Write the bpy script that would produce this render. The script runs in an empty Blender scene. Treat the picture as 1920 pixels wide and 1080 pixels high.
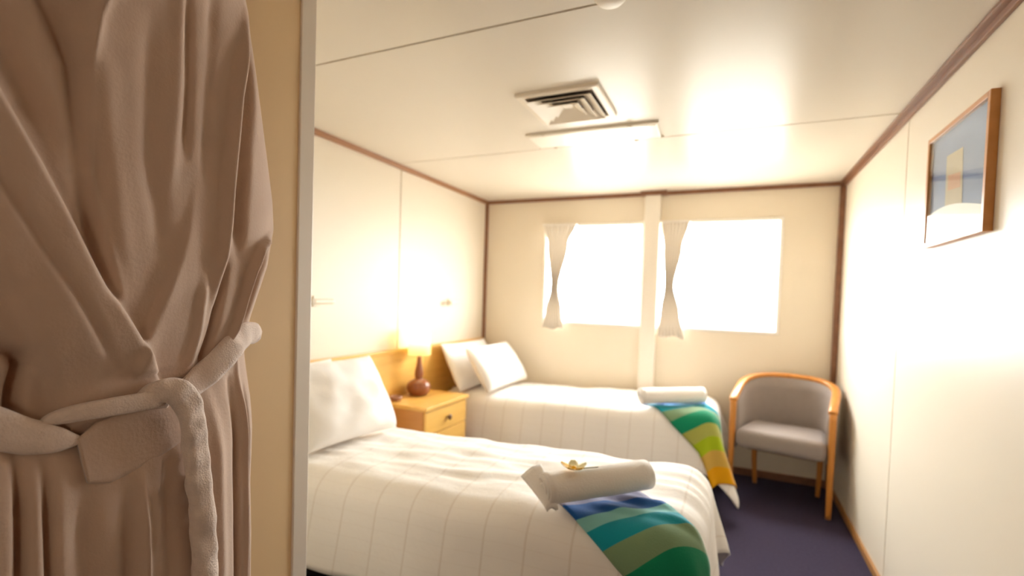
import bpy, bmesh, math, random
from mathutils import Vector, Matrix, noise

random.seed(7)
SC = bpy.context.scene
COL = SC.collection

# ------------------------------------------------------------------ camera
W, D, H = 3.111, 4.534, 2.40          # room width (x), window wall (y), ceiling height (z)
cam_d = bpy.data.cameras.new('camera')
cam = bpy.data.objects.new('camera', cam_d)
COL.objects.link(cam)
cam_d.sensor_width = 36.0
cam_d.lens = 921.6 / 1920 * 36.0
cam_d.shift_y = 47.2 / 1920
cam_d.clip_start = 0.02
right = Vector((0.91180679, 0.40935995, 0.03213748))
down = Vector((0.0426652, -0.01660799, -0.99895138))
fwd = Vector((-0.40839694, 0.9122218, -0.0326087))
M3 = Matrix((right, -down, -fwd)).transposed()
cam.matrix_world = Matrix.Translation((2.35176, 0.0, 1.42606)) @ M3.to_4x4()
cam_d.dof.use_dof = True
cam_d.dof.focus_distance = 1.05
cam_d.dof.aperture_fstop = 1.9
SC.camera = cam

# ------------------------------------------------------------------ world, sun, exposure
world = bpy.data.worlds.new('overcast_sky')
SC.world = world
world.use_nodes = True
bg = world.node_tree.nodes['Background']
bg.inputs[0].default_value = (0.97, 0.985, 0.985, 1)
bg.inputs[1].default_value = 36.0
SC.view_settings.view_transform = 'Standard'
SC.view_settings.look = 'None'
SC.view_settings.gamma = 1.0
SC.view_settings.use_curve_mapping = False
SC.view_settings.exposure = 0.0
SC.cycles.use_denoising = True
SC.cycles.max_bounces = 14
SC.cycles.diffuse_bounces = 9
SC.cycles.transparent_max_bounces = 12
SC.cycles.sample_clamp_indirect = 20.0


def portal(name, x0, x1, z0, z1):
    l = bpy.data.lights.new(name, 'AREA')
    l.shape = 'RECTANGLE'
    l.size = x1 - x0
    l.size_y = z1 - z0
    l.cycles.is_portal = True
    o = bpy.data.objects.new(name, l)
    COL.objects.link(o)
    o.location = ((x0 + x1) / 2, D + 0.125, (z0 + z1) / 2)
    o.rotation_euler = (math.radians(-90), 0, 0)


WIN = [(0.645, 1.605, 1.185, 2.145), (1.730, 2.705, 1.185, 2.145)]
for i, w_ in enumerate(WIN):
    portal('window_portal', *w_)

# unseen warm fill above and behind the camera, added to tint the robe
pl = bpy.data.lights.new('entry_warm_fill', 'AREA')
pl.shape = 'DISK'
pl.size = 0.32
pl.energy = 0.35
pl.color = (1.0, 0.72, 0.46)
plo = bpy.data.objects.new('entry_warm_fill', pl)
COL.objects.link(plo)
plo.location = (2.35, -0.75, 2.345)
# unseen soft fill behind the camera, added to brighten the near bed's side
el = bpy.data.lights.new('entry_soft_fill', 'AREA')
el.shape = 'DISK'
el.size = 0.5
el.energy = 5.5
el.color = (1.0, 0.84, 0.64)
elo = bpy.data.objects.new('entry_soft_fill', el)
COL.objects.link(elo)
elo.location = (2.75, -1.10, 1.5)
elo.rotation_euler = (math.radians(90), 0, 0)


# ------------------------------------------------------------------ helpers
def mat(name, color, rough=0.6, spec=0.5, metal=0.0, sheen=0.0, bump=None, var=None, coat=0.0, trans=None):
    """procedural principled material; bump=(scale, strength, detail), var=(scale, amount)"""
    m = bpy.data.materials.new(name)
    m.use_nodes = True
    nt = m.node_tree
    b = nt.nodes['Principled BSDF']
    b.inputs['Base Color'].default_value = (*color, 1)
    b.inputs['Roughness'].default_value = rough
    b.inputs['Specular IOR Level'].default_value = spec
    b.inputs['Metallic'].default_value = metal
    b.inputs['Coat Weight'].default_value = coat
    b.inputs['Sheen Weight'].default_value = sheen
    tc = nt.nodes.new('ShaderNodeTexCoord')
    if var:
        n = nt.nodes.new('ShaderNodeTexNoise')
        n.inputs['Scale'].default_value = var[0]
        n.inputs['Detail'].default_value = 4
        nt.links.new(tc.outputs['Object'], n.inputs['Vector'])
        mx = nt.nodes.new('ShaderNodeMix')
        mx.data_type = 'RGBA'
        d = [max(0, c * (1 - var[1])) for c in color]
        l = [min(1, c * (1 + var[1])) for c in color]
        mx.inputs[6].default_value = (*d, 1)
        mx.inputs[7].default_value = (*l, 1)
        nt.links.new(n.outputs['Fac'], mx.inputs[0])
        nt.links.new(mx.outputs[2], b.inputs['Base Color'])
    if bump:
        n2 = nt.nodes.new('ShaderNodeTexNoise')
        n2.inputs['Scale'].default_value = bump[0]
        n2.inputs['Detail'].default_value = bump[2] if len(bump) > 2 else 3
        nt.links.new(tc.outputs['Object'], n2.inputs['Vector'])
        bp = nt.nodes.new('ShaderNodeBump')
        bp.inputs['Strength'].default_value = bump[1]
        bp.inputs['Distance'].default_value = 0.01
        nt.links.new(n2.outputs['Fac'], bp.inputs['Height'])
        nt.links.new(bp.outputs['Normal'], b.inputs['Normal'])
    if trans:
        out = nt.nodes['Material Output']
        t = nt.nodes.new('ShaderNodeBsdfTranslucent')
        t.inputs[0].default_value = (*trans[1], 1)
        ms = nt.nodes.new('ShaderNodeMixShader')
        ms.inputs[0].default_value = trans[0]
        nt.links.new(b.outputs[0], ms.inputs[1])
        nt.links.new(t.outputs[0], ms.inputs[2])
        nt.links.new(ms.outputs[0], out.inputs[0])
    return m


def wood(name, c1, c2, rough=0.4, axis=1, scale=6.0, spec=0.5):
    m = mat(name, c1, rough, spec)
    nt = m.node_tree
    b = nt.nodes['Principled BSDF']
    tc = nt.nodes.new('ShaderNodeTexCoord')
    mp = nt.nodes.new('ShaderNodeMapping')
    s = [scale * 6] * 3
    s[axis] = scale * 0.5
    mp.inputs['Scale'].default_value = s
    n = nt.nodes.new('ShaderNodeTexNoise')
    n.inputs['Scale'].default_value = 1.0
    n.inputs['Detail'].default_value = 5
    n.inputs['Distortion'].default_value = 0.6
    r = nt.nodes.new('ShaderNodeValToRGB')
    r.color_ramp.elements[0].position = 0.3
    r.color_ramp.elements[1].position = 0.7
    r.color_ramp.elements[0].color = (*c1, 1)
    r.color_ramp.elements[1].color = (*c2, 1)
    nt.links.new(tc.outputs['Object'], mp.inputs[0])
    nt.links.new(mp.outputs[0], n.inputs['Vector'])
    nt.links.new(n.outputs['Fac'], r.inputs[0])
    nt.links.new(r.outputs[0], b.inputs['Base Color'])
    return m


def mk(name, verts, faces, m, parent=None, smooth=True, loc=None, mats=None, fmats=None):
    me = bpy.data.meshes.new(name)
    me.from_pydata([tuple(v) for v in verts], [], faces)
    bm = bmesh.new()
    bm.from_mesh(me)
    bmesh.ops.recalc_face_normals(bm, faces=bm.faces)
    bm.to_mesh(me)
    bm.free()
    o = bpy.data.objects.new(name, me)
    COL.objects.link(o)
    for k in (mats or [m]):
        me.materials.append(k)
    if fmats:
        for p, i in zip(me.polygons, fmats):
            p.material_index = i
    if smooth:
        for p in me.polygons:
            p.use_smooth = True
    if parent:
        o.parent = parent
    if loc:
        o.location = loc
    return o


def from_bm(name, bm, m, parent=None, smooth=False, loc=None):
    me = bpy.data.meshes.new(name)
    bmesh.ops.recalc_face_normals(bm, faces=bm.faces)
    bm.to_mesh(me)
    bm.free()
    me.materials.append(m)
    o = bpy.data.objects.new(name, me)
    COL.objects.link(o)
    if smooth:
        for p in me.polygons:
            p.use_smooth = True
    if parent:
        o.parent = parent
    if loc:
        o.location = loc
    return o


def add_box(bm, a, b, bev=0.0, seg=2):
    r = bmesh.ops.create_cube(bm, size=1.0)
    vs = r['verts']
    c = [(a[i] + b[i]) / 2 for i in range(3)]
    s = [abs(b[i] - a[i]) for i in range(3)]
    for v in vs:
        v.co = Vector((c[0] + v.co.x * s[0], c[1] + v.co.y * s[1], c[2] + v.co.z * s[2]))
    if bev > 0:
        es = list({e for v in vs for e in v.link_edges})
        bmesh.ops.bevel(bm, geom=es, offset=bev, segments=seg, affect='EDGES', profile=0.5)


def box(name, a, b, m, parent=None, bev=0.0, loc=None, seg=2):
    bm = bmesh.new()
    add_box(bm, a, b, bev, seg)
    return from_bm(name, bm, m, parent, smooth=False, loc=loc)


def boxes(name, lst, m, parent=None, bev=0.0, loc=None):
    bm = bmesh.new()
    for a, b in lst:
        add_box(bm, a, b, bev)
    return from_bm(name, bm, m, parent, loc=loc)


def lathe(name, prof, m, parent=None, seg=32, loc=None, cap=True):
    vs, fs = [], []
    n = len(prof)
    for r, z in prof:
        for k in range(seg):
            a = 2 * math.pi * k / seg
            vs.append((r * math.cos(a), r * math.sin(a), z))
    for i in range(n - 1):
        for k in range(seg):
            k2 = (k + 1) % seg
            fs.append((i * seg + k, i * seg + k2, (i + 1) * seg + k2, (i + 1) * seg + k))
    if cap:
        fs.append(tuple(range(seg - 1, -1, -1)))
        fs.append(tuple((n - 1) * seg + k for k in range(seg)))
    return mk(name, vs, fs, m, parent, loc=loc)


def catmull(pts, n):
    pts = [Vector(p) for p in pts]
    P = [2 * pts[0] - pts[1]] + pts + [2 * pts[-1] - pts[-2]]
    out = []
    segs = len(pts) - 1
    for j in range(n + 1):
        t = j / n * segs
        i = min(int(t), segs - 1)
        u = t - i
        p0, p1, p2, p3 = P[i], P[i + 1], P[i + 2], P[i + 3]
        out.append(0.5 * ((2 * p1) + (-p0 + p2) * u + (2 * p0 - 5 * p1 + 4 * p2 - p3) * u * u
                          + (-p0 + 3 * p1 - 3 * p2 + p3) * u ** 3))
    return out


def sweep(name, path, wid, thk, m, parent=None, up=(1, 0, 0), n=40, seg=14, power=2.6, wob=0.0, loc=None, freq=9.0):
    """ribbon with a rounded rectangular section: width across the path, thickness along `up`"""
    pts = catmull(path, n)
    def lerp(lst, t):
        if not isinstance(lst, (list, tuple)):
            return lst
        q = t * (len(lst) - 1)
        i = min(int(q), len(lst) - 2)
        return lst[i] + (lst[i + 1] - lst[i]) * (q - i)
    vs, fs = [], []
    up0 = Vector(up)
    for i, p in enumerate(pts):
        t = (pts[min(i + 1, n)] - pts[max(i - 1, 0)]).normalized()
        u = (up0 - up0.dot(t) * t)
        if u.length < 1e-4:
            u = Vector((0, 1, 0))
        u.normalize()
        s = t.cross(u)
        w = lerp(wid, i / n) / 2
        h = lerp(thk, i / n) / 2
        for k in range(seg):
            a = 2 * math.pi * k / seg
            ca, sa = math.cos(a), math.sin(a)
            x = abs(ca) ** (2 / power) * (1 if ca >= 0 else -1) * w
            y = abs(sa) ** (2 / power) * (1 if sa >= 0 else -1) * h
            q = p + s * x + u * y
            if wob:
                q = q + u * wob * noise.noise(q * freq + Vector((i * 0.02, 0, 0)))
            vs.append(q)
    for i in range(n):
        for k in range(seg):
            k2 = (k + 1) % seg
            fs.append((i * seg + k, i * seg + k2, (i + 1) * seg + k2, (i + 1) * seg + k))
    fs.append(tuple(range(seg)))
    fs.append(tuple(n * seg + k for k in range(seg)))
    return mk(name, vs, fs, m, parent, loc=loc)


def empty(name, loc, rz=0.0):
    o = bpy.data.objects.new(name, None)
    o.empty_display_size = 0.1
    COL.objects.link(o)
    o.location = loc
    o.rotation_euler = (0, 0, rz)
    return o


def tag(o, label=None, cat=None, group=None, kind=None):
    if label:
        o['label'] = label
    if cat:
        o['category'] = cat
    if group:
        o['group'] = group
    if kind:
        o['kind'] = kind
    return o


def rebase(o, p):
    """move a mesh object's origin to p without moving its geometry"""
    v = Vector(p)
    for x in o.data.vertices:
        x.co -= v
    o.location = v
    return o


def struct(o):
    o['kind'] = 'structure'
    return o


# ------------------------------------------------------------------ materials
M_WALL = mat('cream_wall_laminate', (0.78, 0.71, 0.60), 0.36, 0.12, bump=(2.2, 0.05, 1), var=(1.5, 0.02))
M_BACK = mat('cream_window_wall_laminate', (0.78, 0.695, 0.565), 0.42, 0.3, bump=(2.2, 0.05, 1), var=(1.5, 0.02))
M_CEIL = mat('pale_ceiling_laminate', (0.72, 0.66, 0.57), 0.28, 0.12, bump=(1.6, 0.05, 1), var=(1.2, 0.015))
M_SEAM = mat('seam_dark_board', (0.22, 0.16, 0.10), 0.7)  # dark backing behind the panel joints
M_PART = mat('partition_laminate', (0.78, 0.58, 0.34), 0.5, 0.3, bump=(2.0, 0.04, 1), var=(2, 0.03))
M_STRIP = mat('corner_strip_plastic', (0.74, 0.67, 0.58), 0.45, 0.4)
M_TRIM = wood('brown_trim', (0.20, 0.085, 0.042), (0.27, 0.12, 0.06), 0.38, 1, 3)
M_TRIM2 = wood('light_brown_trim', (0.32, 0.155, 0.075), (0.40, 0.20, 0.10), 0.38, 1, 3)
M_BASEB = wood('oak_skirting', (0.36, 0.17, 0.05), (0.45, 0.22, 0.07), 0.4, 1, 3)
M_POST = mat('white_post', (0.80, 0.74, 0.65), 0.45, 0.4)
M_FRAMEW = mat('white_window_frame', (0.82, 0.78, 0.72), 0.4, 0.5)
M_CARPET = mat('purple_carpet', (0.050, 0.040, 0.070), 0.95, 0.1, bump=(220, 0.6, 2), var=(60, 0.25))
M_HEAD = wood('honey_wood', (0.68, 0.38, 0.085), (0.77, 0.46, 0.12), 0.35, 1, 4)
M_CHAIRW = wood('orange_beech', (0.55, 0.21, 0.035), (0.64, 0.27, 0.055), 0.32, 2, 5)
M_LAMPW = wood('turned_brown_wood', (0.22, 0.07, 0.025), (0.30, 0.10, 0.035), 0.28, 2, 5)
M_DARKW = wood('dark_knob_wood', (0.13, 0.06, 0.025), (0.19, 0.09, 0.04), 0.35, 2, 5)
M_FRAMEO = wood('orange_frame_wood', (0.46, 0.19, 0.045), (0.54, 0.24, 0.07), 0.35, 1, 3)
M_GREY = mat('grey_upholstery', (0.30, 0.25, 0.225), 0.75, 0.3, sheen=0.2, bump=(160, 0.15, 2), var=(30, 0.06))
M_WHITE = mat('white_cotton', (0.86, 0.83, 0.80), 0.85, 0.2, sheen=0.15, bump=(28, 0.10, 3))
M_TOWEL = mat('white_terry', (0.82, 0.78, 0.735), 0.95, 0.1, sheen=0.3, bump=(260, 0.35, 2))
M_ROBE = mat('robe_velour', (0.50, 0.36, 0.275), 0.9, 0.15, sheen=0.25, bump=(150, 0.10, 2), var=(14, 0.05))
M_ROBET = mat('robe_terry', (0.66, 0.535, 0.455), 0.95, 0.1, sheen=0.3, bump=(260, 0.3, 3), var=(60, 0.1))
M_BOUNCECUT = wood('bounce_cutting_veneer', (0.16, 0.075, 0.03), (0.22, 0.11, 0.05), 0.45, 2, 3)  # dark finish for unseen entry panels, added to cut bounce light
M_BLACK = mat('black_bed_base', (0.012, 0.010, 0.012), 0.8, 0.2, bump=(200, 0.2, 2))
M_VENT = mat('vent_enamel', (0.78, 0.70, 0.58), 0.4, 0.4)
M_VDARK = mat('vent_shade_dark', (0.10, 0.07, 0.05), 0.9)
M_PLAST = mat('cream_plastic', (0.76, 0.69, 0.57), 0.4, 0.5)
M_CURT = mat('cream_curtain', (0.72, 0.66, 0.58), 0.9, 0.1, bump=(120, 0.1, 2), trans=(0.13, (0.80, 0.76, 0.70)))
M_SHADE = mat('lamp_shade_fabric', (0.85, 0.76, 0.45), 0.8, 0.2, bump=(150, 0.1, 2), trans=(0.62, (0.95, 0.86, 0.48)))


def glass_mat():
    m = bpy.data.materials.new('thin_window_glass')
    m.use_nodes = True
    nt = m.node_tree
    nt.nodes.remove(nt.nodes['Principled BSDF'])
    out = nt.nodes['Material Output']
    t = nt.nodes.new('ShaderNodeBsdfTransparent')
    t.inputs[0].default_value = (0.97, 0.98, 0.975, 1)
    g = nt.nodes.new('ShaderNodeBsdfGlossy')
    g.inputs['Roughness'].default_value = 0.02
    f = nt.nodes.new('ShaderNodeFresnel')
    f.inputs['IOR'].default_value = 1.45
    ms = nt.nodes.new('ShaderNodeMixShader')
    ge = nt.nodes.new('ShaderNodeNewGeometry')
    iv = nt.nodes.new('ShaderNodeMath')
    iv.operation = 'MULTIPLY_ADD'
    iv.inputs[1].default_value = -1.0
    iv.inputs[2].default_value = 1.0
    nt.links.new(ge.outputs['Backfacing'], iv.inputs[0])
    mu = nt.nodes.new('ShaderNodeMath')
    mu.operation = 'MULTIPLY'
    nt.links.new(f.outputs[0], mu.inputs[0])
    nt.links.new(iv.outputs[0], mu.inputs[1])
    nt.links.new(mu.outputs[0], ms.inputs[0])
    nt.links.new(t.outputs[0], ms.inputs[1])
    nt.links.new(g.outputs[0], ms.inputs[2])
    nt.links.new(ms.outputs[0], out.inputs[0])
    return m


M_GLASS = glass_mat()


def duvet_mat():
    """white cotton with a woven windowpane check: fine relief lines across and along"""
    m = mat('white_check_duvet', (0.86, 0.825, 0.785), 0.85, 0.2, sheen=0.15)
    nt = m.node_tree
    b = nt.nodes['Principled BSDF']
    uv = nt.nodes.new('ShaderNodeUVMap')
    sep = nt.nodes.new('ShaderNodeSeparateXYZ')
    nt.links.new(uv.outputs[0], sep.inputs[0])

    def line(sock, freq, width):
        a = nt.nodes.new('ShaderNodeMath'); a.operation = 'MULTIPLY'; a.inputs[1].default_value = freq
        f = nt.nodes.new('ShaderNodeMath'); f.operation = 'FRACT'
        s = nt.nodes.new('ShaderNodeMath'); s.operation = 'LESS_THAN'; s.inputs[1].default_value = width
        nt.links.new(sock, a.inputs[0]); nt.links.new(a.outputs[0], f.inputs[0]); nt.links.new(f.outputs[0], s.inputs[0])
        return s.outputs[0]
    l1 = line(sep.outputs[0], 1 / 0.17, 0.05)
    l2 = line(sep.outputs[1], 1 / 0.052, 0.09)
    h2 = nt.nodes.new('ShaderNodeMath'); h2.operation = 'MULTIPLY'; h2.inputs[1].default_value = 0.22
    nt.links.new(l2, h2.inputs[0])
    mx = nt.nodes.new('ShaderNodeMath'); mx.operation = 'MAXIMUM'
    nt.links.new(l1, mx.inputs[0]); nt.links.new(h2.outputs[0], mx.inputs[1])
    mix = nt.nodes.new('ShaderNodeMix'); mix.data_type = 'RGBA'
    mix.inputs[6].default_value = (0.86, 0.825, 0.785, 1)
    mix.inputs[7].default_value = (0.77, 0.715, 0.66, 1)
    nt.links.new(mx.outputs[0], mix.inputs[0])
    nt.links.new(mix.outputs[2], b.inputs['Base Color'])
    tc = nt.nodes.new('ShaderNodeTexCoord')
    n = nt.nodes.new('ShaderNodeTexNoise'); n.inputs['Scale'].default_value = 40; n.inputs['Detail'].default_value = 3
    nt.links.new(tc.outputs['Object'], n.inputs['Vector'])
    bp = nt.nodes.new('ShaderNodeBump'); bp.inputs['Strength'].default_value = 0.12; bp.inputs['Distance'].default_value = 0.01
    nt.links.new(n.outputs['Fac'], bp.inputs['Height'])
    nt.links.new(bp.outputs['Normal'], b.inputs['Normal'])
    return m


M_DUVET = duvet_mat()


def stripe_mat(name, bands):
    """bands: list of (end position 0..1, colour) along v of the cloth's UV map"""
    m = mat(name, (0.5, 0.5, 0.5), 0.9, 0.15, sheen=0.2)
    nt = m.node_tree
    b = nt.nodes['Principled BSDF']
    uv = nt.nodes.new('ShaderNodeUVMap')
    sep = nt.nodes.new('ShaderNodeSeparateXYZ')
    r = nt.nodes.new('ShaderNodeValToRGB')
    r.color_ramp.interpolation = 'CONSTANT'
    el = r.color_ramp.elements
    start = 0.0
    for i, (e, c) in enumerate(bands):
        if i == 0:
            el[0].position = 0.0
            el[0].color = (*c, 1)
        elif i == 1:
            el[1].position = start
            el[1].color = (*c, 1)
        else:
            q = el.new(start)
            q.color = (*c, 1)
        start = e
    nt.links.new(uv.outputs[0], sep.inputs[0])
    nt.links.new(sep.outputs[1], r.inputs[0])
    nt.links.new(r.outputs[0], b.inputs['Base Color'])
    tc = nt.nodes.new('ShaderNodeTexCoord')
    n = nt.nodes.new('ShaderNodeTexNoise'); n.inputs['Scale'].default_value = 180
    nt.links.new(tc.outputs['Object'], n.inputs['Vector'])
    bp = nt.nodes.new('ShaderNodeBump'); bp.inputs['Strength'].default_value = 0.2; bp.inputs['Distance'].default_value = 0.005
    nt.links.new(n.outputs['Fac'], bp.inputs['Height'])
    nt.links.new(bp.outputs['Normal'], b.inputs['Normal'])
    return m


def srgb(r, g, b):
    f = lambda c: c / 255 / 12.92 if c / 255 <= 0.04045 else ((c / 255 + 0.055) / 1.055) ** 2.4
    return (f(r), f(g), f(b))


BLUE, AQUA, TEAL, SAGE = srgb(20, 88, 158), srgb(122, 182, 180), srgb(14, 140, 158), srgb(118, 146, 112)
GREEN, KHAKI, LIME, SAND, AMBER = srgb(14, 128, 92), srgb(158, 160, 80), srgb(150, 170, 22), srgb(186, 152, 70), srgb(208, 148, 4)
LILAC, SKY = srgb(140, 140, 165), srgb(140, 196, 222)
M_THROW = stripe_mat('striped_throw_cloth', [(0.080, LILAC), (0.172, BLUE), (0.240, AQUA), (0.330, TEAL), (0.435, SAGE),
                                              (0.58, GREEN), (0.68, KHAKI), (0.79, LIME), (0.89, SAND), (1.0, AMBER)])
M_THROW2 = stripe_mat('striped_throw_cloth_far', [(0.09, BLUE), (0.17, SKY), (0.27, TEAL), (0.37, SAGE), (0.50, GREEN),
                                                   (0.61, KHAKI), (0.73, LIME), (0.86, SAND), (1.0, AMBER)])

# ------------------------------------------------------------------ setting
Y0 = -1.15           # wall behind the camera
struct(box('floor', (-0.1, Y0 - 0.1, -0.08), (W + 0.1, D + 0.16, 0.0), M_CARPET))

M_GROUND = mat('pale_outdoor_ground', (0.38, 0.35, 0.31), 0.95, 0.1, bump=(3, 0.3, 3), var=(0.5, 0.1))
struct(box('ground', (-25, D + 0.20, -0.75), (28, D + 60, -0.55), M_GROUND))

SEAMS = [3.036, 1.61, 0.19]


def runs(lo, hi, seams, gap=0.012):
    """panel extents between seams, from hi down to lo"""
    e = [hi] + [s for s in seams if lo < s < hi] + [lo]
    return [(e[i + 1] + (gap / 2 if i + 1 < len(e) - 1 else 0), e[i] - (gap / 2 if i else 0)) for i in range(len(e) - 1)]


ceil = struct(box('ceiling', (-0.1, Y0 - 0.1, H + 0.012), (W + 0.1, D + 0.16, H + 0.1), M_SEAM))
for a, b in runs(Y0, D, SEAMS):
    box('ceiling_panel', (0.0, a, H), (W, b, H + 0.012), M_CEIL, ceil)
wl = struct(box('wall_left', (-0.1, 1.05, 0), (-0.012, D + 0.16, H + 0.1), M_SEAM))
for a, b in runs(1.08, D, [3.10, 1.68]):
    box('wall_panel', (-0.012, a, 0), (0.0, b, H), M_WALL, wl)
wr = struct(box('wall_right', (W + 0.012, Y0 - 0.1, 0), (W + 0.1, D + 0.16, H + 0.1), M_SEAM))
for a, b in runs(Y0, D, [3.04, 1.61, 0.19]):
    box('wall_panel', (W, a, 0), (W + 0.012, b, H), M_WALL if a > 1.5 else M_BOUNCECUT, wr)  # out-of-view near panels kept dark so less light bounces onto the robe
struct(box('wall_front', (1.0, Y0 - 0.1, 0), (W + 0.1, Y0, H), M_WALL))

# window wall with two openings
(x0, x1, z0, z1), (x2, x3, _, _) = WIN
T = 0.13
struct(boxes('wall_back', [((-0.1, D, 0), (W + 0.1, D + T, z0)), ((-0.1, D, z1), (W + 0.1, D + T, H + 0.1)),
                           ((-0.1, D, z0), (x0, D + T, z1)), ((x1, D, z0), (x2, D + T, z1)),
                           ((x3, D, z0), (W + 0.1, D + T, z1))], M_BACK))
for i, (a, b, c, d) in enumerate(WIN):
    f = 0.028
    wn = struct(empty('window_%d' % (i + 1), ((a + b) / 2, D, c)))
    L = lambda p: (p[0] - (a + b) / 2, p[1] - D, p[2] - c)
    bm = bmesh.new()
    for p, q in [((a, D - 0.012, c), (b, D + 0.06, c + f)), ((a, D - 0.012, d - f), (b, D + 0.06, d)),
                 ((a, D - 0.012, c + f), (a + f, D + 0.06, d - f)), ((b - f, D - 0.012, c + f), (b, D + 0.06, d - f))]:
        add_box(bm, L(p), L(q), 0.004, 1)
    from_bm('window_frame', bm, M_FRAMEW, wn)
    box('pane', L((a + f, D + 0.028, c + f)), L((b - f, D + 0.032, d - f)), M_GLASS, wn)

# partition that carries the robe (side of the entry), with its corner strip
PX = 1.20
pw = struct(box('wall_partition', (-0.1, Y0 - 0.1, 0), (PX, 1.076, H), M_PART))
box('wall_panel', (-0.0, 1.076, 0), (PX, 1.086, H), M_WALL, pw)  # unseen pale face added to bounce window light onto the near bed
struct(box('trim_1', (PX - 0.03, 1.040, 0), (PX + 0.006, 1.094, H), M_STRIP, bev=0.003))

# brown trims where walls, ceiling and window wall meet
t = 0.032
struct(boxes('trim_2', [((0.0, 1.094, H - t), (0.022, D - 0.02, H)), ((0.0, 1.094, H - 0.012), (t, D - 0.02, H - 0.0005))], M_TRIM2, bev=0.003))
struct(boxes('trim_3', [((W - 0.018, Y0, H - 0.038), (W, D - 0.02, H)), ((W - 0.042, Y0, H - 0.016), (W, D - 0.02, H - 0.0005)),
                        ], M_TRIM, bev=0.004))
struct(boxes('trim_4', [((0.0, D - 0.02, H - t), (1.575, D, H)), ((1.782, D - 0.02, H - t), (W, D, H)),
                        ((1.566, D - 0.075, H - 0.036), (1.790, D, H))], M_TRIM, bev=0.003))
struct(box('trim_5', (0.0, D - 0.03, 0.0), (0.026, D, H - t), M_TRIM, bev=0.003))
struct(box('trim_6', (W - 0.038, D - 0.034, 0.0), (W, D, H - t), M_TRIM, bev=0.003))
struct(box('trim_7', (1.604, D - 0.06, 0.0), (1.742, D, H - 0.036), M_POST, bev=0.006))
struct(box('baseboard_back', (0.03, D - 0.014, 0), (W - 0.04, D, 0.06), M_TRIM, bev=0.003))
struct(box('baseboard_right', (W - 0.016, Y0, 0), (W, D - 0.035, 0.045), M_BASEB, bev=0.003))
struct(box('baseboard_left', (0.0, 1.094, 0), (0.014, D - 0.03, 0.06), M_BASEB, bev=0.003))


# ------------------------------------------------------------------ headboard
hb = tag(empty('headboard', (0.0, 3.0, 0.0)), 'long honey coloured wooden headboard along the left wall behind both beds', 'headboard')
for a, b in [(1.55, 2.695), (2.70, 3.44), (3.445, 4.495)]:
    box('headboard_panel', (0.001, a - 3.0, 0.0), (0.032, b - 3.0, 0.972), M_HEAD, hb, 0.003)
box('top_rail', (0.001, 1.55 - 3.0, 0.972), (0.042, 4.495 - 3.0, 1.0), M_HEAD, hb, 0.004)


# ------------------------------------------------------------------ beds
def bed(name, ya, yb, xe, label):
    c = (1.1, (ya + yb) / 2, 0)
    e = tag(empty(name, c), label, 'bed')
    def Lc(p):
        return (p[0] - c[0], p[1] - c[1], p[2])
    box('bed_base', Lc((0.07, ya + 0.06, 0.03)), Lc((xe - 0.12, yb - 0.06, 0.33)), M_BLACK, e, 0.01)
    for x in (0.2, xe - 0.3):
        for y in (ya + 0.15, yb - 0.15):
            box('leg', Lc((x - 0.025, y - 0.025, 0)), Lc((x + 0.025, y + 0.025, 0.03)), M_BLACK, e)
    o = box('mattress', Lc((0.07, ya + 0.05, 0.33)), Lc((xe - 0.10, yb - 0.05, 0.50)), M_WHITE, e, 0.04, seg=4)
    for v in o.data.vertices:
        if v.co.z > 0.4:
            v.co.z += 0.02 + 0.036 * (v.co.x + c[0])
    return e


class Quilt:
    """maps flat cloth coordinates (s along the bed, t across) to the draped surface"""
    def __init__(self, xa, xb, ya, yb, r, z0, slope, seed, flare=4, phmax=76):
        self.xa, self.xb, self.ya, self.yb = xa, xb - r, ya + r, yb - r
        self.r, self.z0, self.slope, self.seed = r, z0, slope, seed
        self.ph = math.radians(phmax)
        self.flare = flare

    def pos(self, s, t, folds=1.0, lift=0.0):
        cx = min(max(s, self.xa), self.xb)
        cy = min(max(t, self.ya), self.yb)
        dx, dy = s - cx, t - cy
        L = math.hypot(dx, dy)
        z = self.z0 + self.slope * cx
        # gentle puff of the top
        ny = (cy - (self.ya + self.yb) / 2) / ((self.yb - self.ya) / 2)
        z -= 0.012 * ny * ny
        p = Vector((cx * 2.2, cy * 7.0, self.seed))
        wr = (noise.noise(p) * 0.012 + noise.noise(Vector((cx * 4, cy * 18, self.seed + 3))) * 0.014 + noise.noise(Vector((cx * 9 + cy * 6, cy * 30, self.seed + 5))) * 0.005) * folds
        if L < 1e-6:
            return Vector((cx, cy, z + wr + lift))
        ex, ey = dx / L, dy / L
        r = self.r
        cr = 2 * abs(dx * dy) / (L * L + 1e-9)
        ph = self.ph + math.radians(7) * (1 - cr) * (1 if abs(dx) > abs(dy) else 0.3) - math.radians(self.flare) * cr
        arc = r * ph
        if L < arc:
            a = L / r
            h, v = r * math.sin(a), r * (1 - math.cos(a))
        else:
            a = ph
            h = r * math.sin(a) + (L - arc) * math.cos(a)
            v = r * (1 - math.cos(a)) + (L - arc) * math.sin(a)
        # vertical folds that grow towards the hem
        g = min(1.0, max(0.0, (L - 0.1) / 0.35))
        ang = math.atan2(ey, ex)
        along = cx * 7.0 - cy * 7.0 + ang * 4.2
        amp = (0.007 + 0.016 * (2 * abs(ex * ey))) * g * folds
        h += amp * math.sin(along * 1.9 + self.seed) + 0.006 * g * noise.noise(Vector((along, L * 3, self.seed)))
        n = Vector((ex * math.sin(a), ey * math.sin(a), math.cos(a)))
        q = Vector((cx + ex * h, cy + ey * h, z - v + wr * (1 - g)))
        return q + n * lift


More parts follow.
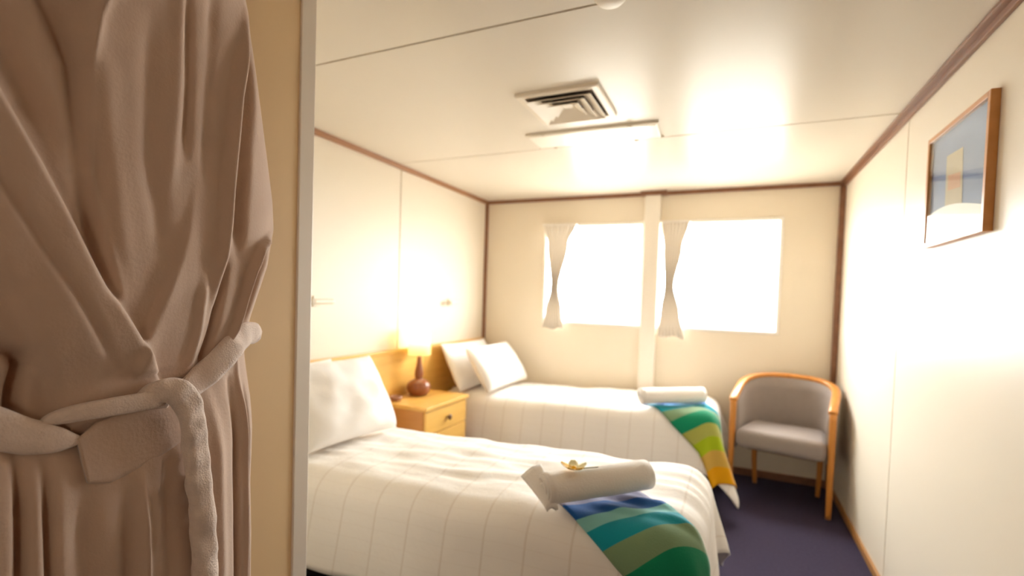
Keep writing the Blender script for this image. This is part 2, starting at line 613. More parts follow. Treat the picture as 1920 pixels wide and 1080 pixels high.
def duvet(name, Q, hang_near, hang_foot, hang_far, label, near_bevel=0.0, n1=110, n2=64):
    s0, s1 = Q.xa, Q.xb + hang_foot
    t0, t1 = Q.ya - hang_near, Q.yb + hang_far
    vs, fs, uvs = [], [], []
    for i in range(n1 + 1):
        for j in range(n2 + 1):
            s = s0 + (s1 - s0) * i / n1
            t = t0 + (t1 - t0) * j / n2
            # rounded cloth corner so the tip does not trail on the floor
            vs.append(Q.pos(s, t))
            uvs.append((s, t))
    for i in range(n1):
        for j in range(n2):
            a = i * (n2 + 1) + j
            fs.append((a, a + 1, a + n2 + 2, a + n2 + 1))
    o = mk(name, vs, fs, M_DUVET)
    lay = o.data.uv_layers.new(name='UVMap')
    for l in o.data.loops:
        lay.data[l.index].uv = uvs[l.vertex_index]
    sd = o.modifiers.new('thickness', 'SOLIDIFY')
    sd.thickness = 0.014
    sd.offset = -1
    rebase(o, (1.1, (Q.ya + Q.yb) / 2, Q.z0))
    return tag(o, label, 'duvet')


def cloth_patch(name, Q, p0, dv, width, length, mtl, label, group=None, lift=0.010, n1=60, n2=20, skew=0.0):
    """rectangular cloth lying on the quilt: starts at p0 (flat coords), runs along dv"""
    d = Vector(dv).normalized()
    s = Vector((-d.y, d.x))
    vs, fs, uvs = [], [], []
    for i in range(n1 + 1):
        for j in range(n2 + 1):
            u = j / n2 - 0.5
            v = i / n1
            q = Vector(p0) + d * (v * length + skew * u * (1.0 - 0.75 * v)) + s * (u * width)
            e = 0.004 * math.sin(u * 15 + v * 2) * v
            vs.append(Q.pos(q.x, q.y, lift=lift + 0.004 + e))
            uvs.append((j / n2, v))
    for i in range(n1):
        for j in range(n2):
            a = i * (n2 + 1) + j
            fs.append((a, a + 1, a + n2 + 2, a + n2 + 1))
    o = mk(name, vs, fs, mtl)
    lay = o.data.uv_layers.new(name='UVMap')
    for l in o.data.loops:
        lay.data[l.index].uv = uvs[l.vertex_index]
    sd = o.modifiers.new('thickness', 'SOLIDIFY')
    sd.thickness = 0.006
    sd.offset = -1
    mid = vs[(n1 // 3) * (n2 + 1) + n2 // 2]
    rebase(o, mid)
    return tag(o, label, 'throw', group)


bed('single_bed', 1.63, 2.55, 2.32, 'single bed on a black base nearest the camera, against the headboard')
bed('single_bed', 3.63, 4.50, 2.31, 'single bed under the windows, pushed against the window wall')
QN = Quilt(0.10, 2.31, 1.625, 2.57, 0.14, 0.592, 0.034, 2.0, 5)
QF = Quilt(0.10, 2.30, 3.62, 4.515, 0.12, 0.592, 0.034, 9.0, 11)
duvet('duvet', QN, 0.47, 0.46, 0.40, 'white checked duvet draped over the nearer bed, side hanging to the black base')
duvet('duvet', QF, 0.45, 0.50, 0.13, 'white duvet on the far bed beneath the windows')
cloth_patch('throw', QN, (1.895, 1.885), (0.80, -0.60), 0.33, 0.86, M_THROW,
            'blue, teal and green striped throw over the foot corner of the nearer bed', 'striped throws on the beds', skew=0.13)
cloth_patch('throw', QF, (1.955, 3.90), (0.74, -0.67), 0.42, 0.80, M_THROW2,
            'striped throw ending in lime and amber over the foot corner of the far bed', 'striped throws on the beds', skew=0.20)


# ------------------------------------------------------------------ pillows
def pillow(name, loc, w, h, th, lean, rz, label, seed, group, roll=0.0):
    """w across, h up, leaning back by `lean` from vertical; faces +x before rz"""
    n = 36
    vs, fs = [], []
    for side in (1, -1):
        for i in range(n + 1):
            for j in range(n + 1):
                u, v = 2 * i / n - 1, 2 * j / n - 1
                pu = u * (1 - 0.03 * (1 - v * v) * abs(u))
                pv = v * (1 - 0.05 * (1 - u * u) * abs(v))
                k = max(0.0, (1 - u ** 2) * (1 - v ** 2))
                d = th / 2 * k ** 0.38
                wr = noise.noise(Vector((u * 2.2 + seed, v * 2.2, side))) * 0.022 * k ** 0.5 + noise.noise(Vector((u * 5, v * 4, seed + side))) * 0.004 * k ** .4
                # belly sags to the lower half
                d *= 1.0 - 0.22 * v
                vs.append((side * (d + 0.002) + wr, pu * w / 2, pv * h / 2 + h / 2))
    m = (n + 1) ** 2
    for s in range(2):
        for i in range(n):
            for j in range(n):
                a = s * m + i * (n + 1) + j
                fs.append((a, a + 1, a + n + 2, a + n + 1))
    for i in range(n):
        for (a, b) in [(i * (n + 1), (i + 1) * (n + 1)), (i * (n + 1) + n, (i + 1) * (n + 1) + n),
                       (i, i + 1), (n * (n + 1) + i, n * (n + 1) + i + 1)]:
            fs.append((a, b, b + m, a + m))
    R = Matrix.Rotation(rz, 4, 'Z') @ Matrix.Rotation(-lean, 4, 'Y') @ Matrix.Rotation(roll, 4, 'X')
    vs = [R @ Vector(v) for v in vs]
    o = mk(name, vs, fs, M_WHITE, loc=loc)
    return tag(o, label, 'pillow', group)


GP = 'white pillows propped against the headboard'
pillow('pillow', (0.25, 2.00, 0.622), 0.66, 0.42, 0.15, math.radians(24), 0, 'white pillow against the headboard behind the front pillow of the nearer bed', 1.3, GP)
pillow('pillow', (0.53, 2.06, 0.632), 0.62, 0.47, 0.23, math.radians(30), math.radians(-6), 'plump white front pillow on the nearer bed beside the bedside table', 4.1, GP)
pillow('pillow', (0.29, 3.98, 0.612), 0.80, 0.44, 0.12, math.radians(27), 0, 'white pillow leaning on the headboard at the far bed, rear of two', 7.7, GP)
pillow('pillow', (0.56, 3.995, 0.638), 0.81, 0.42, 0.19, math.radians(34), 0, 'white front pillow of the far bed, nearest the window wall', 11.2, GP)

# ------------------------------------------------------------------ towels
GT = 'rolled white towels on the beds'


def rolled_towel(p, q, rad, label, flap=True):
    """towel rolled up around an axis from p to q (ends, at mat height centre)"""
    p, q = Vector(p), Vector(q)
    ax = (q - p)
    L = ax.length
    rz = math.atan2(ax.y, ax.x)
    e = tag(empty('rolled_towel', (p + q) / 2 - Vector((0, 0, rad)), rz), label, 'towel', GT)
    e.rotation_euler = (0, -math.asin(ax.z / L), rz)
    turns, n, nx = 4.72, 130, 16
    vs, fs = [], []
    th = rad / turns * 0.8
    for i in range(nx + 1):
        x = -L / 2 + L * i / nx
        for k in range(n + 1):
            a = k / n * turns * 2 * math.pi
            r = 0.012 + (rad - 0.012) * k / n
            edge = 0.005 * math.sin(a * 0.5 + 1) * (1 if i in (0, nx) else 0)
            sag = 1 - 0.10 * (math.sin(a) < 0) * abs(math.sin(a))
            rr = r + 0.003 * noise.noise(Vector((x * 9, a, 1)))
            vs.append((x + edge, rr * math.cos(a) * 1.06, rad + rr * math.sin(a) * 0.97 * sag))
    for i in range(nx):
        for k in range(n):
            a = i * (n + 1) + k
            fs.append((a, a + 1, a + n + 2, a + n + 1))
    o = mk('roll', vs, fs, M_TOWEL, e)
    sd = o.modifiers.new('thickness', 'SOLIDIFY')
    sd.thickness = th
    sd.offset = -1
    if flap:   # loose end spreading at the left end of the roll
        pts, f2 = [], []
        m = 10
        for i in range(m + 1):
            for j in range(m + 1):
                u, v = i / m, j / m
                x = -L / 2 + 0.03 - 0.085 * u * (1 - 0.45 * v)
                y = 0.085 - 0.15 * v
                z = rad * 1.75 * (1 - v) ** 0.8 * (1 - 0.35 * u) + 0.012 + 0.012 * math.sin(u * 3)
                pts.append((x, y, z))
        for i in range(m):
            for j in range(m):
                a = i * (m + 1) + j
                f2.append((a, a + 1, a + m + 2, a + m + 1))
        fl = mk('loose_end', pts, f2, M_TOWEL, e)
        sd = fl.modifiers.new('thickness', 'SOLIDIFY')
        sd.thickness = 0.014
    return e


zt = lambda x: 0.592 + 0.034 * x
tn = rolled_towel((1.755, 1.665, zt(1.7) + 0.084), (2.065, 1.975, zt(2.0) + 0.084), 0.064,
                  'rolled white towel with a yellow flower on the nearer bed')
tf = rolled_towel((1.76, 3.675, zt(1.75) + 0.078), (2.175, 3.93, zt(2.1) + 0.078), 0.066,
                  'rolled white towel lying on the far bed above its striped throw', flap=False)

# flower on the near towel
fl = tag(empty('flower', (1.845, 1.735, zt(1.86) + 0.142), 0.5), 'small yellow and white flower resting on the rolled towel', 'flower')
M_YEL = mat('yellow_petal', (0.86, 0.52, 0.02), 0.6, 0.3)
M_PET = mat('white_petal', (0.88, 0.84, 0.55), 0.6, 0.3)
M_STEM = mat('olive_stem', (0.24, 0.22, 0.10), 0.6, 0.3)


def petal(a, m, r, wdt, parent, name='petal'):
    pts, fs = [], []
    nu, nv = 8, 4
    for i in range(nu + 1):
        u = i / nu
        hw = wdt * math.sin(math.pi * min(0.97, 0.08 + 0.86 * u)) ** 0.8 / 2
        for j in range(nv + 1):
            v = 2 * j / nv - 1
            pts.append((0.004 + r * u, hw * v, 0.004 + 0.016 * u * u + 0.004 * v * v))
    for i in range(nu):
        for j in range(nv):
            q = i * (nv + 1) + j
            fs.append((q, q + 1, q + nv + 2, q + nv + 1))
    o = mk(name, pts, fs, m, parent)
    o.rotation_euler = (0, 0, a)
    sd = o.modifiers.new('thickness', 'SOLIDIFY')
    sd.thickness = 0.002
    return o


for k in range(5):
    petal(k * 2 * math.pi / 5 + 0.2, M_YEL if k in (2, 3, 4) else M_PET, 0.046, 0.036, fl)
lathe('flower_center', [(0.003, 0.0), (0.009, 0.003), (0.010, 0.010), (0.004, 0.016)], M_YEL, fl, 12)
sweep('stem', [(0.0, 0, 0.003), (0.04, 0.010, 0.004), (0.095, 0.016, 0.006)], [0.006, 0.012, 0.004], 0.004, M_STEM, fl, up=(0, 0, 1), n=12, seg=8)

# ------------------------------------------------------------------ bedside table
ns = tag(empty('bedside_table', (0.046, 3.135, 0.0), 0.0), 'honey wood bedside table with drawer between the two beds', 'bedside table')
wd, dp, ht = 0.58, 0.40, 0.64
M_NS = wood('nightstand_body_wood', (0.50, 0.22, 0.055), (0.58, 0.28, 0.08), 0.38, 0, 4)
box('top', (-0.0, -wd / 2 - 0.012, ht - 0.028), (dp + 0.015, wd / 2 + 0.012, ht), M_HEAD, ns, 0.005)
boxes('carcass', [((0.0, -wd / 2, 0.0), (dp - 0.02, -wd / 2 + 0.018, ht - 0.028)), ((0.0, wd / 2 - 0.018, 0.0), (dp - 0.02, wd / 2, ht - 0.028)),
                  ((0.0, -wd / 2 + 0.018, 0.0), (0.015, wd / 2 - 0.018, ht - 0.028)), ((0.015, -wd / 2 + 0.018, 0.06), (dp - 0.03, wd / 2 - 0.018, 0.08)),
                  ((0.015, -wd / 2 + 0.018, 0.41), (dp - 0.03, wd / 2 - 0.018, 0.425))], M_NS, ns)
dr = box('drawer', (dp - 0.022, -wd / 2 + 0.008, 0.435), (dp, wd / 2 - 0.008, ht - 0.036), M_HEAD, ns, 0.004)
kn = lathe('knob', [(0.008, 0.0), (0.009, 0.012), (0.020, 0.020), (0.021, 0.028), (0.012, 0.036)], M_DARKW, dr, 16, loc=(dp, 0.0, 0.52))
kn.rotation_euler = (0, math.pi / 2, 0)
d2 = box('door', (dp - 0.022, -wd / 2 + 0.008, 0.08), (dp, wd / 2 - 0.008, 0.428), M_HEAD, ns, 0.004)
kn2 = lathe('knob', [(0.008, 0.0), (0.009, 0.012), (0.020, 0.020), (0.021, 0.028), (0.012, 0.036)], M_DARKW, d2, 16, loc=(dp, -0.2, 0.34))
kn2.rotation_euler = (0, math.pi / 2, 0)

# small dish left of the lamp
ds = lathe('trinket_dish', [(0.030, 0.0), (0.040, 0.012), (0.046, 0.034), (0.042, 0.034), (0.034, 0.014), (0.004, 0.012)],
           mat('rosy_brown_ceramic', (0.36, 0.17, 0.10), 0.4, 0.5), None, 24, loc=(0.13, 2.93, 0.6405))
tag(ds, 'small brownish dish on the bedside table beside the lamp', 'dish')

# ------------------------------------------------------------------ table lamp
LX, LY = 0.150, 3.185
lp = tag(empty('table_lamp', (LX, LY, 0.641)), 'lit table lamp with brown gourd shaped base and pale yellow shade', 'lamp')
lathe('lamp_base', [(0.058, 0.0), (0.070, 0.006), (0.092, 0.034), (0.101, 0.066), (0.094, 0.098), (0.070, 0.122), (0.040, 0.136),
                    (0.030, 0.142), (0.034, 0.150), (0.037, 0.172), (0.036, 0.196), (0.030, 0.225), (0.022, 0.262), (0.018, 0.300), (0.017, 0.33)],
      M_LAMPW, lp, 40)
lathe('socket', [(0.012, 0.33), (0.016, 0.335), (0.016, 0.375), (0.012, 0.38)], mat('brass_socket', (0.5, 0.35, 0.12), 0.35, 0.5, 0.8), lp, 16)
sh_b, sh_t = 0.340, 0.565
shd = lathe('lamp_shade', [(0.094, sh_b), (0.088, (sh_b + sh_t) / 2), (0.081, sh_t)], M_SHADE, lp, 40, cap=False)
lathe('bulb', [(0.010, 0.38), (0.014, 0.39), (0.026, 0.42), (0.028, 0.44), (0.020, 0.462), (0.004, 0.47)],
      mat('frosted_bulb', (0.9, 0.85, 0.7), 0.5, 0.3, trans=(0.6, (0.95, 0.9, 0.8))), lp, 16)
sw = lathe('switch', [(0.004, 0), (0.005, 0.012), (0.003, 0.014)], M_DARKW, lp, 10, loc=(0.015, 0, 0.352))
sw.rotation_euler = (0, math.pi / 2, 0)
bl = bpy.data.lights.new('bulb_light', 'POINT')
bl.energy = 2.6
bl.color = (1.0, 0.86, 0.58)
bl.shadow_soft_size = 0.035
blo = bpy.data.objects.new('bulb_light', bl)
COL.objects.link(blo)
blo.parent = lp
blo.location = (0, 0, 0.49)
lp.scale = (0.93, 0.93, 0.93)


# ------------------------------------------------------------------ wall fittings above the beds
def wall_fitting(y, z, label):
    e = tag(empty('reading_light', (0.0, y, z)), label, 'wall light', 'small wall lights over the beds')
    box('backplate', (0.0005, -0.030, -0.032), (0.014, 0.030, 0.032), M_PLAST, e, 0.004)
    box('arm', (0.014, -0.012, -0.010), (0.050, 0.012, 0.010), M_PLAST, e, 0.003)
    sweep('tube', [(0.062, -0.085, 0.0), (0.062, 0.0, 0.0), (0.062, 0.085, 0.0)], 0.034, 0.034, M_PLAST, e, up=(0, 0, 1), n=8, seg=16, power=2)
    lathe('end_cap', [(0.0175, 0.0), (0.0185, 0.003), (0.0185, 0.010), (0.013, 0.014)], M_STRIP, e, 16, loc=(0.062, -0.083, 0.0)).rotation_euler = (math.pi / 2, 0, 0)


wall_fitting(3.845, 1.362, 'small pale wall light above the far bed, beside the corner')
wall_fitting(2.275, 1.362, 'small pale wall light above the nearer bed, beside the partition edge')

# ------------------------------------------------------------------ curtains
def curtain(xs, zs, label, flare_seed):
    """xs: list of (z, x_left, x_right); a cloth gathered by a tieback"""
    yc = D - 0.055
    n, nz = 70, 60
    vs, fs = [], []
    zt_, zb = xs[0][0], xs[-1][0]
    xm = (xs[0][1] + xs[0][2]) / 2
    e = tag(empty('curtain', (xm, D - 0.012, zt_)), label, 'curtain', 'tied curtains at the windows')

    def prof(z):
        for (za, a, b), (zb_, c, d) in zip(xs, xs[1:]):
            if zb_ <= z <= za:
                k = (za - z) / (za - zb_)
                k = k * k * (3 - 2 * k)
                return a + (c - a) * k, b + (d - b) * k
        return xs[-1][1], xs[-1][2]
    for i in range(nz + 1):
        z = zt_ + (zb - zt_) * i / nz
        a, b = prof(z)
        w_ = b - a
        amp = 0.007 + 0.008 * (1 - min(1, w_ / 0.3))
        for j in range(n + 1):
            u = j / n
            ph = u * 7.5 * 2 * math.pi + flare_seed + math.sin(z * 4 + flare_seed) * 0.5
            x = a + w_ * u
            y = yc + amp * math.sin(ph) + 0.006 * noise.noise(Vector((u * 4, z * 6, flare_seed)))
            hem = 0.012 * math.sin(u * 9 + flare_seed) if i == nz else 0
            vs.append((x - xm, y - (D - 0.012), z - zt_ + hem))
    for i in range(nz):
        for j in range(n):
            q = i * (n + 1) + j
            fs.append((q, q + 1, q + n + 2, q + n + 1))
    o = mk('cloth', vs, fs, M_CURT, e)
    sd = o.modifiers.new('thickness', 'SOLIDIFY')
    sd.thickness = 0.003
    zk = xs[2][0]
    a, b = prof(zk)
    ring = []
    for k in range(25):
        t_ = 2 * math.pi * k / 24
        ring.append(((a + b) / 2 - xm + (b - a + 0.018) / 2 * math.cos(t_), -0.043 + 0.026 * math.sin(t_), zk - zt_ + 0.006 * math.sin(t_)))
    sweep('tieback', ring, 0.030, 0.006, M_CURT, e, up=(0, 0, 1), n=48, seg=8).data
    box('track', (xs[0][1] - xm - 0.01, -0.060, -0.004), (xs[0][2] - xm + 0.01, 0.0, 0.012), M_FRAMEW, e, 0.002)
    return e


curtain([(2.128, 0.655, 0.975), (1.95, 0.700, 0.905), (1.530, 0.748, 0.822), (1.30, 0.700, 0.860), (1.135, 0.672, 0.880)], 0,
        'cream curtain tied in the middle at the left window', 0.4)
curtain([(2.122, 1.752, 1.985), (1.90, 1.780, 1.935), (1.570, 1.800, 1.880), (1.33, 1.775, 1.935), (1.120, 1.752, 1.980)], 0,
        'cream curtain tied in the middle at the right window beside the post', 2.2)

# ------------------------------------------------------------------ ceiling vent
vx, vy = 1.557, 2.376
vt = tag(empty('air_vent', (vx, vy, H)), 'square white ceiling air vent with nested louvres', 'air vent')
h = 0.203
bm = bmesh.new()
prof = [(h, 0.0), (h, -0.014), (h - 0.006, -0.019), (h - 0.030, -0.019), (h - 0.036, -0.016), (h - 0.036, -0.002)]


def square_ring(bm, prof, close=False):
    loops = []
    for a, z in prof:
        loops.append([bm.verts.new((sx * a, sy * a, z)) for sx, sy in ((1, 1), (-1, 1), (-1, -1), (1, -1))])
    m = len(loops)
    for i in range(m if close else m - 1):
        p, q = loops[i], loops[(i + 1) % m]
        for k in range(4):
            bm.faces.new((p[k], p[(k + 1) % 4], q[(k + 1) % 4], q[k]))


square_ring(bm, prof, False)
from_bm('vent_frame', bm, M_VENT, vt)
box('duct_shade_plate', (-0.166, -0.166, -0.003), (0.166, 0.166, -0.0005), M_VDARK, vt)  # dark plate painted as the shade inside the vent; no opening above
for k, a in enumerate((0.108, 0.066, 0.024)):
    bm = bmesh.new()
    zt_ = -0.006
    square_ring(bm, [(a, zt_), (a + 0.052, -0.034), (a + 0.054, -0.032), (a + 0.004, zt_ + 0.003)], True)
    from_bm('louvre', bm, M_VENT, vt)
bm = bmesh.new()
add_box(bm, (-0.024, -0.024, -0.012), (0.024, 0.024, -0.004), 0.002)
from_bm('center_plate', bm, M_VENT, vt)

# long slim fitting next to the vent
cf = tag(empty('ceiling_light', (1.56, 2.87, H)), 'slim unlit white ceiling light with two edge rails beyond the air vent', 'ceiling light')
cf.rotation_euler = (0, 0, math.radians(1.2))
box('diffuser', (-0.372, -0.112, -0.016), (0.372, 0.112, -0.0005), mat('opal_diffuser', (0.84, 0.79, 0.70), 0.3, 0.5), cf, 0.004)
for s in (-1, 1):
    r_ = box('side_rail', (-0.385, s * 0.126 - 0.007, -0.015), (0.385, s * 0.126 + 0.007, -0.0005), M_PLAST, cf, 0.003)
    for x in (-0.27, 0.23):
        box('clip', (x - 0.012, s * 0.126 - 0.013, -0.022), (x + 0.012, s * 0.126 + 0.013, -0.014), M_PLAST, r_, 0.002)

# small detector on the ceiling seam, cut by the top of the picture
sd_ = lathe('ceiling_detector', [(0.050, 0.0), (0.052, -0.010), (0.040, -0.024), (0.016, -0.030)], M_POST, None, 28, loc=(1.955, 1.575, H))
tag(sd_, 'small white round ceiling fitting on the nearest ceiling seam', 'detector')

# ------------------------------------------------------------------ framed picture on the right wall
PY0, PY1, PZ0, PZ1 = 2.095, 2.655, 1.690, 2.150
pc = tag(empty('framed_picture', (W, (PY0 + PY1) / 2, (PZ0 + PZ1) / 2)), 'framed abstract blue print with painted window glare on the right wall', 'picture')
pcy, pcz = (PY0 + PY1) / 2, (PZ0 + PZ1) / 2
hy, hz = (PY1 - PY0) / 2, (PZ1 - PZ0) / 2
fw = 0.020
for a, b in [((-0.027, -hy, -hz), (0, -hy + fw, hz)), ((-0.027, hy - fw, -hz), (0, hy, hz)),
             ((-0.027, -hy + fw, hz - fw), (0, hy - fw, hz)), ((-0.027, -hy + fw, -hz), (0, hy - fw, -hz + fw))]:
    box('frame_bar', a, b, M_FRAMEO, pc, 0.002)
# flat artwork: background, tan block; dark line and white dome are painted reflections
M_PBL = mat('print_blue', srgb(108, 126, 160), 0.6, 0.3, var=(6, 0.08))
M_PREFL = mat('reflected_line_blue', srgb(84, 104, 146), 0.6, 0.3)
M_PTN = mat('print_tan', srgb(176, 160, 128), 0.6, 0.3, var=(9, 0.10))
M_POR = mat('print_orange', srgb(190, 140, 100), 0.6, 0.3)
M_PGLARE = mat('window_glare_white', (0.90, 0.89, 0.87), 0.6, 0.3)
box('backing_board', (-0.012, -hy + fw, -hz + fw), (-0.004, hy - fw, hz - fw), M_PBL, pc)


def art(name, pts, m, x):
    q = [(x, y - pcy, z - pcz) for y, z in pts]
    n = len(q)
    b = [(x + 0.0004, y - pcy, z - pcz) for y, z in pts]
    fs = [tuple(range(n)), tuple(range(2 * n - 1, n - 1, -1))] + [(i, (i + 1) % n, n + (i + 1) % n, n + i) for i in range(n)]
    mk(name, q + b, fs, m, pc, smooth=False)


ya_, yb_, za_ = PY0 + fw, PY1 - fw, PZ0 + fw
art('reflected_line', [(yb_, 1.990), (ya_, 1.905), (ya_, 1.880), (yb_, 1.968)], M_PREFL, -0.0128)
art('printed_block', [(2.480, 2.035), (2.330, 2.030), (2.310, 1.80), (2.470, 1.80)], M_PTN, -0.0134)
art('printed_block', [(2.455, 1.955), (2.340, 1.942), (2.335, 1.885), (2.452, 1.895)], M_POR, -0.0138)
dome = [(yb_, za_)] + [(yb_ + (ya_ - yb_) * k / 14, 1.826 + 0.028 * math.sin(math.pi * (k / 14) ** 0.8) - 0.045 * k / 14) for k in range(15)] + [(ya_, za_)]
art('glare_dome', dome, M_PGLARE, -0.0142)
box('glazing', (-0.0225, -hy + fw, -hz + fw), (-0.020, hy - fw, hz - fw), M_GLASS, pc)

# ------------------------------------------------------------------ tub chair
ch = tag(empty('tub_chair', (2.695, 3.945, 0.0), math.radians(-13)), 'grey upholstered tub chair with curved orange wooden rail in the corner', 'chair')


def u_path(hw, d0, d1, z_front, z_back, k=2.7, n=28):
    """U-shaped path, from the left arm front around the back to the right arm front"""
    pts = []
    m = 8
    for i in range(m):
        y = d0 + (0.16 - d0) * i / m
        pts.append((-hw, y, 0))
    for i in range(n + 1):
        a = math.pi - math.pi * i / n
        ca, sa = math.cos(a), math.sin(a)
        pts.append((hw * math.copysign(abs(ca) ** (2 / k), ca), 0.16 + (d1 - 0.16) * abs(sa) ** (2 / k), 0))
    for i in range(m - 1, -1, -1):
        y = d0 + (0.16 - d0) * i / m
        pts.append((hw, y, 0))
    out = []
    for x, y, _ in pts:
        q = min(1.0, max(0.0, (y - d0) / (d1 - d0)))
        out.append(Vector((x, y, z_front + (z_back - z_front) * (q ** 0.8))))
    return out


HWD = 0.312
path = u_path(HWD, -0.02, 0.455, 0.715, 0.880)
sweep('top_rail', path, 0.056, 0.036, M_CHAIRW, ch, up=(0, 0, 1), n=110, seg=12, power=3.2)
# upholstered shell between rail and seat
inn = u_path(HWD - 0.026, 0.01, 0.428, 0, 0)
out_ = u_path(HWD + 0.012, 0.01, 0.468, 0, 0)
rail_z = u_path(HWD, -0.02, 0.455, 0.700, 0.866)
vs, fs = [], []
nb = 6
for i in range(len(inn)):
    for k in range(nb + 1):
        f = k / nb
        z = 0.36 + (rail_z[i].z - 0.36) * f
        puff = 0.012 * math.sin(math.pi * f)
        c = Vector((0, 0.1, 0))
        dirv = (inn[i] - c).normalized()
        v = inn[i] - dirv * puff
        vs.append((v.x, v.y, z))
    for k in range(nb, -1, -1):
        f = k / nb
        z = 0.36 + (rail_z[i].z - 0.36) * f
        vs.append((out_[i].x, out_[i].y, z))
m_ = 2 * (nb + 1)
for i in range(len(inn) - 1):
    for k in range(m_):
        k2 = (k + 1) % m_
        fs.append((i * m_ + k, i * m_ + k2, (i + 1) * m_ + k2, (i + 1) * m_ + k))
fs.append(tuple(range(m_)))
fs.append(tuple((len(inn) - 1) * m_ + k for k in range(m_)))
mk('backrest', vs, fs, M_GREY, ch)
# seat cushion with rounded front
bm = bmesh.new()
add_box(bm, (-0.285, -0.045, 0.375), (0.285, 0.40, 0.515), 0.045, 5)
for v in bm.verts:
    if v.co.z > 0.45:
        v.co.z += 0.016 * (1 - (v.co.x / 0.27) ** 2) * (1 - ((v.co.y - 0.17) / 0.25) ** 2)
    if v.co.y > 0.2:
        v.co.x *= 1 - 0.12 * (v.co.y - 0.2) / 0.2
from_bm('seat', bm, M_GREY, ch, smooth=True)
box('seat_frame', (-0.22, 0.08, 0.345), (0.22, 0.36, 0.387), M_DARKW, ch, 0.004)
for s in (-1, 1):
    sweep('leg', [(s * 0.314, -0.005, 0.0), (s * 0.314, -0.004, 0.36), (s * 0.313, -0.004, 0.712)], [0.034, 0.040, 0.044], [0.030, 0.036, 0.040],
          M_CHAIRW, ch, up=(0, 1, 0), n=16, seg=12, power=4)
    sweep('leg', [(s * 0.215, 0.400, 0.0), (s * 0.222, 0.375, 0.18), (s * 0.225, 0.36, 0.37)], [0.030, 0.036, 0.040], [0.030, 0.036, 0.040],
          M_CHAIRW, ch, up=(0, 1, 0), n=16, seg=12, power=4)

# ------------------------------------------------------------------ bathrobe hanging on the partition
rb = tag(empty('bathrobe', (PX, 0.50, 1.25)), 'white bathrobe with a tied belt hanging on the partition in the foreground', 'bathrobe')
RB0 = Vector((PX, 0.50, 1.25))

EDGE_R = [(0.70, 2.36), (0.80, 2.28), (0.846, 2.204), (0.851, 2.130), (0.867, 2.036), (0.901, 1.865), (0.938, 1.655), (0.943, 1.586), (0.925, 1.486),
          (0.879, 1.361), (0.862, 1.294), (0.869, 1.240), (0.883, 1.156), (0.887, 1.072), (0.884, 0.934), (0.889, 0.792), (0.890, 0.679), (0.893, 0.42)]
EDGE_L = [(0.36, 2.36), (0.26, 2.28), (0.20, 2.2), (0.15, 2.036), (0.11, 1.8), (0.09, 1.6), (0.13, 1.4), (0.18, 1.25), (0.15, 1.15), (0.12, 0.9), (0.10, 0.42)]


def at_z(poly, z):
    for (ya, za), (yb, zb) in zip(poly, poly[1:]):
        if zb <= z <= za:
            k = (za - z) / max(1e-6, za - zb)
            return ya + (yb - ya) * k
    return poly[0][0] if z > poly[0][1] else poly[-1][0]


def seg_dist(poly, y, z):
    """signed distance to a polyline (positive on its right-hand side going along), and param 0..1"""
    best = (1e9, 1, 0)
    n = len(poly) - 1
    for i in range(n):
        ay, az = poly[i]
        by, bz = poly[i + 1]
        dy, dz = by - ay, bz - az
        L2 = dy * dy + dz * dz
        k = ((y - ay) * dy + (z - az) * dz) / L2
        kk = min(1, max(0, k))
        py, pz = ay + dy * kk, az + dz * kk
        d = math.hypot(y - py, z - pz)
        if d < best[0]:
            side = dy * (z - pz) - dz * (y - py)
            best = (d, 1 if side > 0 else -1, (i + kk) / n)
    return best


A = [(0.301, 1.825), (0.343, 1.742), (0.366, 1.693), (0.413, 1.596), (0.490, 1.428), (0.558, 1.320), (0.615, 1.214)]
B = [(0.20, 1.80), (0.328, 1.636), (0.399, 1.500), (0.447, 1.413), (0.520, 1.265)]
Cc = [(0.395, 2.02), (0.411, 1.926), (0.421, 1.881), (0.459, 1.788), (0.479, 1.613), (0.487, 1.521), (0.507, 1.419)]
Dd = [(0.52, 2.02), (0.491, 1.934), (0.474, 1.880), (0.464, 1.813), (0.472, 1.610), (0.497, 1.475), (0.520, 1.40)]
